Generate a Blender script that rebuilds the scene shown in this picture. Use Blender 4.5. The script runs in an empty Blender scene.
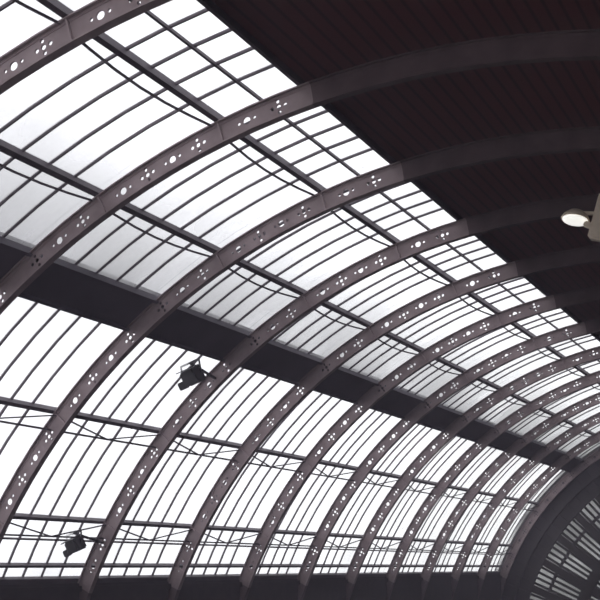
import bpy, bmesh, math, random
from mathutils import Vector, Matrix
random.seed(4)
SC=bpy.context.scene
SC.view_settings.view_transform='Standard'
# ---- dimensions of the train shed (metres)
CX,CZ,Y0,D,R0=-7.964,-8.433,23.956,6.305,20.0
A_TOP,A_MID,A_P1,A_P2,A_B0,A_B1,A_P4,A_P5,A_P6,A_SILL=99.9,103.2,106.6,117.6,124.75,128.55,139.05,150.4,155.5,157.1
NMIN,NMAX=-6,11
YA=Y0+NMIN*D;YB=Y0+NMAX*D
HW=.28;RG=R0+.55;RP=R0+HW+.17
# ---------- materials
def mat(name,col,rough=.6,metal=0.,scale=3.,col2=None):
    m=bpy.data.materials.new(name);m.use_nodes=True;nt=m.node_tree;b=nt.nodes['Principled BSDF']
    b.inputs['Roughness'].default_value=rough;b.inputs['Metallic'].default_value=metal
    b.inputs['Base Color'].default_value=(*col,1)
    if col2:
        tc=nt.nodes.new('ShaderNodeTexCoord');n=nt.nodes.new('ShaderNodeTexNoise');n.inputs['Scale'].default_value=scale;n.inputs['Detail'].default_value=5
        cr=nt.nodes.new('ShaderNodeValToRGB');cr.color_ramp.elements[0].color=(*col,1);cr.color_ramp.elements[1].color=(*col2,1)
        cr.color_ramp.elements[0].position=.35;cr.color_ramp.elements[1].position=.65
        nt.links.new(tc.outputs['Object'],n.inputs['Vector']);nt.links.new(n.outputs['Fac'],cr.inputs[0]);nt.links.new(cr.outputs[0],b.inputs['Base Color'])
    return m
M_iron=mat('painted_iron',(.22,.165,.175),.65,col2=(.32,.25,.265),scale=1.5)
M_iron_shade=mat('shaded_iron',(.085,.055,.062),.75,col2=(.12,.08,.09),scale=1.5)  # darker copy of the rib paint, shade put into the colour
M_dark=mat('dark_iron',(.06,.045,.06),.6,col2=(.09,.07,.085),scale=2)
M_beam=mat('gutter_steel',(.055,.045,.065),.6,col2=(.08,.065,.09),scale=.7)
M_brick=mat('sooty_masonry',(.02,.016,.017),.9,col2=(.035,.026,.026),scale=2)
M_floor=mat('platform_concrete',(.05,.045,.045),.85,col2=(.08,.075,.07),scale=1)
M_end=mat('end_screen_iron',(.02,.015,.018),.7,col2=(.035,.028,.03),scale=1)
M_box=mat('black_housing',(.02,.02,.024),.5,col2=(.03,.03,.034),scale=4)
M_beige=mat('beige_enamel',(.62,.52,.42),.45,col2=(.7,.6,.5),scale=6)
# ---------- helpers
def obj(name,bm,m,parent=None):
    bmesh.ops.recalc_face_normals(bm,faces=bm.faces)
    me=bpy.data.meshes.new(name);bm.to_mesh(me);bm.free()
    for mm in (m if isinstance(m,list) else [m]): me.materials.append(mm)
    o=bpy.data.objects.new(name,me);bpy.context.collection.objects.link(o)
    if parent: o.parent=parent
    return o
def pt(deg,r,y):
    a=math.radians(deg);return Vector((CX+r*math.cos(a),y,CZ+r*math.sin(a)))
def hexa(bm,v8,mi=0):
    vs=[bm.verts.new(p) for p in v8]
    for q in ((0,1,2,3),(7,6,5,4),(0,4,5,1),(1,5,6,2),(2,6,7,3),(3,7,4,0)):
        fc=bm.faces.new([vs[i] for i in q]);fc.material_index=mi
def arcbar(bm,a0,a1,r0,r1,y0,y1,step=2.5,uvl=None):
    n=max(1,int(math.ceil(abs(a1-a0)/step)))
    rings=[];an=[]
    for i in range(n+1):
        a=a0+(a1-a0)*i/n;an.append(a)
        rings.append([bm.verts.new(pt(a,r,y)) for r,y in ((r0,y0),(r1,y0),(r1,y1),(r0,y1))])
    for i in range(n):
        A,B=rings[i],rings[i+1]
        for j in range(4):
            fc=bm.faces.new((A[j],A[(j+1)%4],B[(j+1)%4],B[j]))
            if uvl:
                for lp in fc.loops:
                    v=lp.vert;lp[uvl].uv=(v.co.y,(an[i] if v in A else an[i+1])/100)
    bm.faces.new(rings[0][::-1]);bm.faces.new(rings[-1])
def longbar(bm,a,r,wt,wr,y0,y1):
    da=math.degrees(wt/2/r)
    hexa(bm,[pt(a-da,r-wr/2,y0),pt(a+da,r-wr/2,y0),pt(a+da,r+wr/2,y0),pt(a-da,r+wr/2,y0),
             pt(a-da,r-wr/2,y1),pt(a+da,r-wr/2,y1),pt(a+da,r+wr/2,y1),pt(a-da,r+wr/2,y1)])
def strut(bm,p,q,w,w2=None,mi=0):
    p=Vector(p);q=Vector(q);d=(q-p).normalized();u=d.cross(Vector((0,0,1)))
    if u.length<.01:u=Vector((1,0,0))
    u.normalize();v_=d.cross(u);u*=w/2;v_*=(w2 or w)/2
    hexa(bm,[p-u-v_,p+u-v_,p+u+v_,p-u+v_,q-u-v_,q+u-v_,q+u+v_,q-u+v_],mi)
def lathe(bm,prof,M,n=28,mi=0):
    rings=[[bm.verts.new(M@Vector((r*math.cos(2*math.pi*k/n),r*math.sin(2*math.pi*k/n),z))) for k in range(n)] for r,z in prof]
    for i in range(len(rings)-1):
        for k in range(n):
            fc=bm.faces.new((rings[i][k],rings[i][(k+1)%n],rings[i+1][(k+1)%n],rings[i+1][k]));fc.material_index=mi;fc.smooth=True
    for rg in (rings[0][::-1],rings[-1]):
        if len(rg)>2: bm.faces.new(rg).material_index=mi
def rbox(bm,M,sx,sy,sz,bev=.03,mi=0,taper=1.):
    b2=bmesh.new();bmesh.ops.create_cube(b2,size=1)
    for v in b2.verts:
        t=taper if v.co.y<0 else 1
        v.co=Vector((v.co.x*sx*t,v.co.y*sy,v.co.z*sz*t))
    bmesh.ops.bevel(b2,geom=b2.edges[:],offset=bev,segments=2,affect='EDGES')
    mp={v:bm.verts.new(M@v.co) for v in b2.verts}
    for f in b2.faces: bm.faces.new([mp[v] for v in f.verts]).material_index=mi
    b2.free()
# ---------- ribs with perforated web
def ribmesh():
    cu=bpy.data.curves.new('w','CURVE');cu.dimensions='2D';cu.fill_mode='BOTH';cu.extrude=.02
    def poly(pts):
        s=cu.splines.new('POLY');s.points.add(len(pts)-1)
        for i,(x,y) in enumerate(pts):s.points[i].co=(x,y,0,1)
        s.use_cyclic_u=True
    def pc(a,r):a=math.radians(a);return (CX+r*math.cos(a),CZ+r*math.sin(a))
    a0,a1=A_TOP-.8,A_SILL+.6
    A=[a0+(a1-a0)*i/45 for i in range(46)]
    poly([pc(a,R0-HW) for a in A]+[pc(a,R0+HW) for a in A[::-1]])
    full=[A_TOP-.3,A_P1,A_P2,(A_B0+A_B1)/2,A_P4,A_P5,A_SILL]
    def circ(a,r,rad,n=10):
        c=pc(a,r);poly([(c[0]+rad*math.cos(6.2832*i/n),c[1]+rad*math.sin(6.2832*i/n)) for i in range(n)])
    for s0,s1 in zip(full,full[1:]):
        Lm=math.radians(abs(s1-s0))*R0
        k=max(1,int((Lm-.4)/.84))
        for j in range(k):
            t=(j+.5)/k*(Lm-.6)+.3
            a=s0+(s1-s0)*t/Lm
            e=math.degrees(.18/R0)
            if j%2==0:
                circ(a,R0,.065);circ(a-e,R0,.055,8);circ(a+e,R0,.055,8);circ(a,R0+.15,.05,8);circ(a,R0-.15,.05,8)
            else:
                circ(a,R0,.105,12);circ(a-e*1.25,R0,.045,8);circ(a+e*1.25,R0,.045,8)
    o=bpy.data.objects.new('w',cu);bpy.context.collection.objects.link(o)
    dg=bpy.context.evaluated_depsgraph_get();dg.update()
    me=bpy.data.meshes.new_from_object(o.evaluated_get(dg))
    bpy.data.objects.remove(o)
    bm=bmesh.new();bm.from_mesh(me)
    for v_ in bm.verts: v_.co=Vector((v_.co.x,-v_.co.z,v_.co.y))
    for f in bm.faces: f.material_index=0
    def seg(b0,b1):
        arcbar(bm,b0,b1,R0-HW-.035,R0-HW,-.12,.12)
        arcbar(bm,b0,b1,R0+HW,R0+HW+.035,-.12,.12)
        for s in (-1,1):
            arcbar(bm,b0,b1,R0-HW,R0-HW+.07,s*.02,s*.035);arcbar(bm,b0,b1,R0+HW-.07,R0+HW,s*.02,s*.035)
    seg(a0,a1)
    for a in (A_P1,A_P2,A_P4,A_P5,A_P6):
        strut(bm,pt(a,R0-HW,-.05),pt(a,R0+HW+.3,-.05),.1,.05);strut(bm,pt(a,R0-HW,.05),pt(a,R0+HW+.3,.05),.1,.05)
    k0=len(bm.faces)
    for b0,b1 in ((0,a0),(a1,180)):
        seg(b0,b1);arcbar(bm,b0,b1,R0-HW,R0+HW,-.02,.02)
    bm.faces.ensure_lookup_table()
    for f in bm.faces[k0:]: f.material_index=1  # painted shade on the ribs under the boards and below the sill
    bmesh.ops.recalc_face_normals(bm,faces=bm.faces)
    me2=bpy.data.meshes.new('arch_rib');bm.to_mesh(me2);bm.free();me2.materials.append(M_iron);me2.materials.append(M_iron_shade)
    return me2
rm=ribmesh()
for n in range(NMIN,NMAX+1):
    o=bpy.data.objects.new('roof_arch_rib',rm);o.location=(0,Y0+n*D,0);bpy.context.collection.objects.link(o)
# ---------- glazing, purlins
bm=bmesh.new();bg=bmesh.new();bp=bmesh.new();bt=bmesh.new();uvl=bg.loops.layers.uv.new('UVMap')
for n in range(NMIN,NMAX):
    ya=Y0+n*D
    for j in range(1,6):
        y=ya+D*j/6
        arcbar(bm,A_TOP+.2,A_B0-.1,RG-.05,RG+.03,y-.026,y+.026,4)
        arcbar(bm,A_B1+.1,A_SILL+.3,RG-.05,RG+.03,y-.026,y+.026,4)
    arcbar(bg,A_TOP-.2,A_B0,RG,RG+.012,ya,ya+D,2,uvl)
    arcbar(bg,A_B1,A_SILL+.3,RG,RG+.012,ya,ya+D,2,uvl)
for a,w in ((A_P1,.15),(A_P2,.17),(A_P4,.14),(A_P5,.12),(A_P6,.09),(A_SILL,.2),(A_TOP,.1)):
    longbar(bp,a,RP,w,.24,YA,YB)
longbar(bp,A_MID,RG-.06,.06,.1,YA,YB)
longbar(bp,A_P5+2.4,RG-.05,.05,.08,YA,YB)
for n in range(NMIN,NMAX):
    ya=Y0+n*D
    for a in (A_P1,A_P2):      # tie rod running beside each purlin
        K=6
        q=[pt(a+.55+.45*math.sin(math.pi*i/K),R0+.3-.1*math.sin(math.pi*i/K),ya+D*i/K) for i in range(K+1)]
        for i in range(K): strut(bt,q[i],q[i+1],.05)
    for a in (A_P4,A_P5):      # flat crossed bracing
        da=1.5
        strut(bt,pt(a+da,R0+.1,ya),pt(a+da,R0+.1,ya+D),.06)
        strut(bt,pt(a,R0+.2,ya),pt(a+da,R0+.1,ya+D*.5),.045);strut(bt,pt(a+da,R0+.1,ya+D*.5),pt(a,R0+.2,ya+D),.045)
obj('glazing_bars',bm,M_dark);obj('roof_purlins',bp,M_dark);obj('purlin_bracing_rods',bt,M_dark)
# glass
mg=bpy.data.materials.new('dusty_glass');mg.use_nodes=True;nt=mg.node_tree;nt.nodes.clear()
N=nt.nodes.new;LK=nt.links.new
out=N('ShaderNodeOutputMaterial');mx=N('ShaderNodeMixShader');tr=N('ShaderNodeBsdfTransparent');tl=N('ShaderNodeBsdfTranslucent')
tl.inputs[0].default_value=(.8,.8,.81,1)
tc=N('ShaderNodeTexCoord');nz=N('ShaderNodeTexNoise');nz.inputs['Scale'].default_value=.3;nz.inputs['Detail'].default_value=4
mr=N('ShaderNodeMapRange');mr.inputs[1].default_value=.35;mr.inputs[2].default_value=.7;mr.inputs[3].default_value=.08;mr.inputs[4].default_value=.5
uv=N('ShaderNodeUVMap');sp=N('ShaderNodeSeparateXYZ');LK(uv.outputs[0],sp.inputs[0])
# grime collects on the panes just above the gutter
g1=N('ShaderNodeMapRange');g1.inputs[1].default_value=1.12;g1.inputs[2].default_value=1.245;g1.inputs[3].default_value=0;g1.inputs[4].default_value=1;LK(sp.outputs[1],g1.inputs[0])
g2=N('ShaderNodeMath');g2.operation='LESS_THAN';g2.inputs[1].default_value=1.26;LK(sp.outputs[1],g2.inputs[0])
g3=N('ShaderNodeMath');g3.operation='MULTIPLY';LK(g1.outputs[0],g3.inputs[0]);LK(g2.outputs[0],g3.inputs[1])
g4=N('ShaderNodeMath');g4.operation='MULTIPLY';LK(g3.outputs[0],g4.inputs[0]);LK(nz.outputs['Fac'],g4.inputs[1])
cr=N('ShaderNodeValToRGB');cr.color_ramp.elements[0].color=(.98,.98,1,1);cr.color_ramp.elements[1].color=(.36,.36,.37,1);cr.color_ramp.elements[0].position=0;cr.color_ramp.elements[1].position=.75
LK(g4.outputs[0],cr.inputs[0]);LK(cr.outputs[0],tr.inputs[0])
LK(tc.outputs['Object'],nz.inputs['Vector']);LK(nz.outputs['Fac'],mr.inputs[0]);LK(mr.outputs[0],mx.inputs[0])
LK(tr.outputs[0],mx.inputs[1]);LK(tl.outputs[0],mx.inputs[2]);LK(mx.outputs[0],out.inputs[0])
obj('roof_glass',bg,mg)
# gutter beam
bm=bmesh.new()
arcbar(bm,A_B0,A_B1,R0+HW+.05,RG+.25,YA,YB,5)
longbar(bm,A_B0,R0+HW+.08,.1,.3,YA,YB);longbar(bm,A_B1,R0+HW+.08,.1,.3,YA,YB)
obj('gutter_beam',bm,M_beam)
# boarded ceiling; unseen right half kept solid to block light
mw=bpy.data.materials.new('dark_red_boards');mw.use_nodes=True;nt=mw.node_tree;b=nt.nodes['Principled BSDF'];b.inputs['Roughness'].default_value=.7
uv=nt.nodes.new('ShaderNodeUVMap');w=nt.nodes.new('ShaderNodeTexWave');w.inputs['Scale'].default_value=.9;w.bands_direction='X';w.inputs['Distortion'].default_value=0
cr=nt.nodes.new('ShaderNodeValToRGB');cr.color_ramp.elements[0].color=(.045,.012,.016,1);cr.color_ramp.elements[1].color=(.11,.03,.037,1);cr.color_ramp.elements[1].position=.25
nt.links.new(uv.outputs[0],w.inputs['Vector']);nt.links.new(w.outputs['Fac'],cr.inputs[0]);nt.links.new(cr.outputs[0],b.inputs['Base Color'])
bm=bmesh.new();ul=bm.loops.layers.uv.new('UVMap')
nA=80;vs=[]
for i in range(nA+1):
    a=A_TOP*i/nA
    vs.append([bm.verts.new(pt(a,r,y)) for r,y in ((RG,YA),(RG,YB),(RG+.1,YB),(RG+.1,YA))])
for i in range(nA):
    A,B=vs[i],vs[i+1]
    for j in range(4):
        fc=bm.faces.new((A[j],A[(j+1)%4],B[(j+1)%4],B[j]))
        for lp in fc.loops:
            a=math.atan2(lp.vert.co.z-CZ,lp.vert.co.x-CX);lp[ul].uv=(a*R0,lp.vert.co.y)
obj('ceiling',bm,mw)
# wall, floor
e=pt(A_SILL+.2,R0+HW,0)
bm=bmesh.new();hexa(bm,[(e.x,YA,CZ),(e.x-1.4,YA,CZ),(e.x-1.4,YB,CZ),(e.x,YB,CZ),(e.x,YA,e.z),(e.x-1.4,YA,e.z),(e.x-1.4,YB,e.z),(e.x,YB,e.z)])
hexa(bm,[(e.x+.12,YA,e.z-.3),(e.x-1.4,YA,e.z-.3),(e.x-1.4,YB,e.z-.3),(e.x+.12,YB,e.z-.3),(e.x+.12,YA,e.z-.1),(e.x-1.4,YA,e.z-.1),(e.x-1.4,YB,e.z-.1),(e.x+.12,YB,e.z-.1)])
obj('wall_left',bm,M_brick)
bm=bmesh.new();hexa(bm,[(CX-26,YA,CZ-.3),(CX+26,YA,CZ-.3),(CX+26,YB+20,CZ-.3),(CX-26,YB+20,CZ-.3),(CX-26,YA,CZ),(CX+26,YA,CZ),(CX+26,YB+20,CZ),(CX-26,YB+20,CZ)])
obj('floor',bm,M_floor)
# end screen of the shed: solid plated arch + fan glazing
bm=bmesh.new();y=YB+.3
arcbar(bm,0,180,R0-2.3,R0+.9,y+.1,y+.4,3)
for r in (R0-2.3,R0-1.2,R0-.1): arcbar(bm,0,180,r-.15,r+.15,y-.15,y+.1,3)
for i in range(0,61): strut(bm,pt(i*3,R0-2.3,y),pt(i*3,R0+.6,y),.18)
arcbar(bm,0,180,13.2,14.0,y-.1,y+.5,3)
for r in (16.3,12,8): arcbar(bm,0,180,r-.1,r+.1,y+.1,y+.4,4)
for i in range(0,121): strut(bm,pt(i*1.5,5,y+.25),pt(i*1.5,R0-2.2,y+.25),.18 if i%5 else .55)
arcbar(bm,0,180,4.6,5.4,y,y+.5,6)
obj('end_screen_framing',bm,M_end)
bm=bmesh.new()
arcbar(bm,0,180,5,R0-2.2,y+.52,y+.54,3)
mg2=mg.copy();mg2.name='end_glass'
for nd in mg2.node_tree.nodes:
    if nd.type=='MAP_RANGE' and abs(nd.inputs[4].default_value-.5)<.01: nd.inputs[3].default_value=.6;nd.inputs[4].default_value=.9
    if nd.type=='BSDF_TRANSLUCENT': nd.inputs[0].default_value=(.3,.3,.3,1)
obj('end_screen_glass',bm,mg2)
# ---------- spotlights bracketed off a rib
def spot(loc,ribY,s):
    bm=bmesh.new();loc=Vector(loc)
    M=Matrix.Translation(loc)@Matrix.Rotation(math.radians(-18),4,'Y')@Matrix.Rotation(math.radians(20),4,'X')
    rbox(bm,M,.62*s,.6*s,.58*s,.05,0,.82)
    rbox(bm,M@Matrix.Translation((-.36*s,-.1,-.16*s)),.26*s,.3*s,.26*s,.03)
    for k in range(4): rbox(bm,M@Matrix.Translation((0,.31*s,(-.2+.13*k)*s)),.5*s,.06,.03,.008)
    rbox(bm,M@Matrix.Translation((0,-.33*s,.27*s)),.56*s,.22*s,.03,.008)
    for sx in (-1,1): strut(bm,M@Vector((sx*.35*s,0,0)),M@Vector((sx*.35*s,.25*s,.42*s)),.05)
    top=M@Vector((0,.25*s,.42*s));strut(bm,M@Vector((-.36*s,.25*s,.42*s)),M@Vector((.36*s,.25*s,.42*s)),.06)
    d=Vector((loc.x-CX,0,loc.z-CZ));a=math.degrees(math.atan2(d.z,d.x))
    strut(bm,top,pt(a-.6,R0,ribY),.08)
    return obj('spotlight',bm,M_box)
spot((-21.15,35.2,6.67),Y0+2*D,1.12)
spot((-25.97,35.2,.77),Y0+2*D,.95)
# ---------- floodlight hanging under the ceiling
me_=bpy.data.materials.new('lamp_lens');me_.use_nodes=True;b=me_.node_tree.nodes['Principled BSDF'];b.inputs['Base Color'].default_value=(.95,.95,.92,1);b.inputs['Roughness'].default_value=.3
b.inputs['Emission Color'].default_value=(1,.98,.94,1);b.inputs['Emission Strength'].default_value=.85
bm=bmesh.new();c0=Vector((-6.19,30.26,9.18))
M=Matrix.Translation(c0)@Matrix.Rotation(math.radians(10),4,'Y')@Matrix.Rotation(math.radians(-12),4,'X')
lathe(bm,[(.37,0),(.39,.02),(.34,.12),(.2,.25),(.1,.3)],M,32,0)
lathe(bm,[(.35,-.005),(.34,-.02),(.2,-.05),(.03,-.06)],M,32,1)
M2=Matrix.Translation(c0+Vector((.72,.0,-.02)))@Matrix.Rotation(math.radians(18),4,'Y')
rbox(bm,M2,.42,.4,1.3,.05,0)
strut(bm,c0+Vector((.05,0,.2)),c0+Vector((.6,0,.1)),.09,mi=0)
rbox(bm,Matrix.Translation(c0+Vector((.38,-.05,-.22)))@Matrix.Rotation(.5,4,'Y'),.3,.2,.16,.03,0)
strut(bm,c0+Vector((.95,0,.5)),(c0.x+.95,c0.y,11.35),.07,mi=2)
obj('hanging_floodlight',bm,[M_beige,me_,M_box])
# ---------- haze volume added inside the shed to lift the dark tones
mh=bpy.data.materials.new('thin_haze');mh.use_nodes=True;nt=mh.node_tree;nt.nodes.clear()
out=nt.nodes.new('ShaderNodeOutputMaterial');vs_=nt.nodes.new('ShaderNodeVolumeScatter');vs_.inputs['Color'].default_value=(.88,.8,1,1);vs_.inputs['Density'].default_value=.0028;vs_.inputs['Anisotropy'].default_value=.4
nt.links.new(vs_.outputs[0],out.inputs['Volume'])
bm=bmesh.new();pr=[pt(i*4,R0+.5,0) for i in range(46)]
f0=[bm.verts.new((p.x,YA+.1,p.z)) for p in pr];f1=[bm.verts.new((p.x,YB+.1,p.z)) for p in pr]
bm.faces.new(f0);bm.faces.new(f1[::-1])
for i in range(46): bm.faces.new((f0[i],f0[(i+1)%46],f1[(i+1)%46],f1[i]))
obj('added_haze',bm,mh)
# ---------- world
w=bpy.data.worlds.new('overcast_sky');SC.world=w;w.use_nodes=True;nt=w.node_tree;bgd=nt.nodes['Background']
tc=nt.nodes.new('ShaderNodeTexCoord');nz=nt.nodes.new('ShaderNodeTexNoise');nz.inputs['Scale'].default_value=2.5;nz.inputs['Detail'].default_value=4
cr=nt.nodes.new('ShaderNodeValToRGB');cr.color_ramp.elements[0].color=(.86,.86,.89,1);cr.color_ramp.elements[1].color=(.98,.98,1,1);cr.color_ramp.elements[0].position=.3;cr.color_ramp.elements[1].position=.6
nt.links.new(tc.outputs['Generated'],nz.inputs['Vector']);nt.links.new(nz.outputs['Fac'],cr.inputs[0]);nt.links.new(cr.outputs[0],bgd.inputs[0]);bgd.inputs[1].default_value=1.5
# ---------- camera
c=bpy.data.cameras.new('camera');c.sensor_width=36;c.lens=69.0;c.clip_end=500;c.clip_start=.05
co=bpy.data.objects.new('camera',c);co.rotation_euler=(math.radians(90+13.055),0,math.radians(25.577))
bpy.context.collection.objects.link(co);SC.camera=co
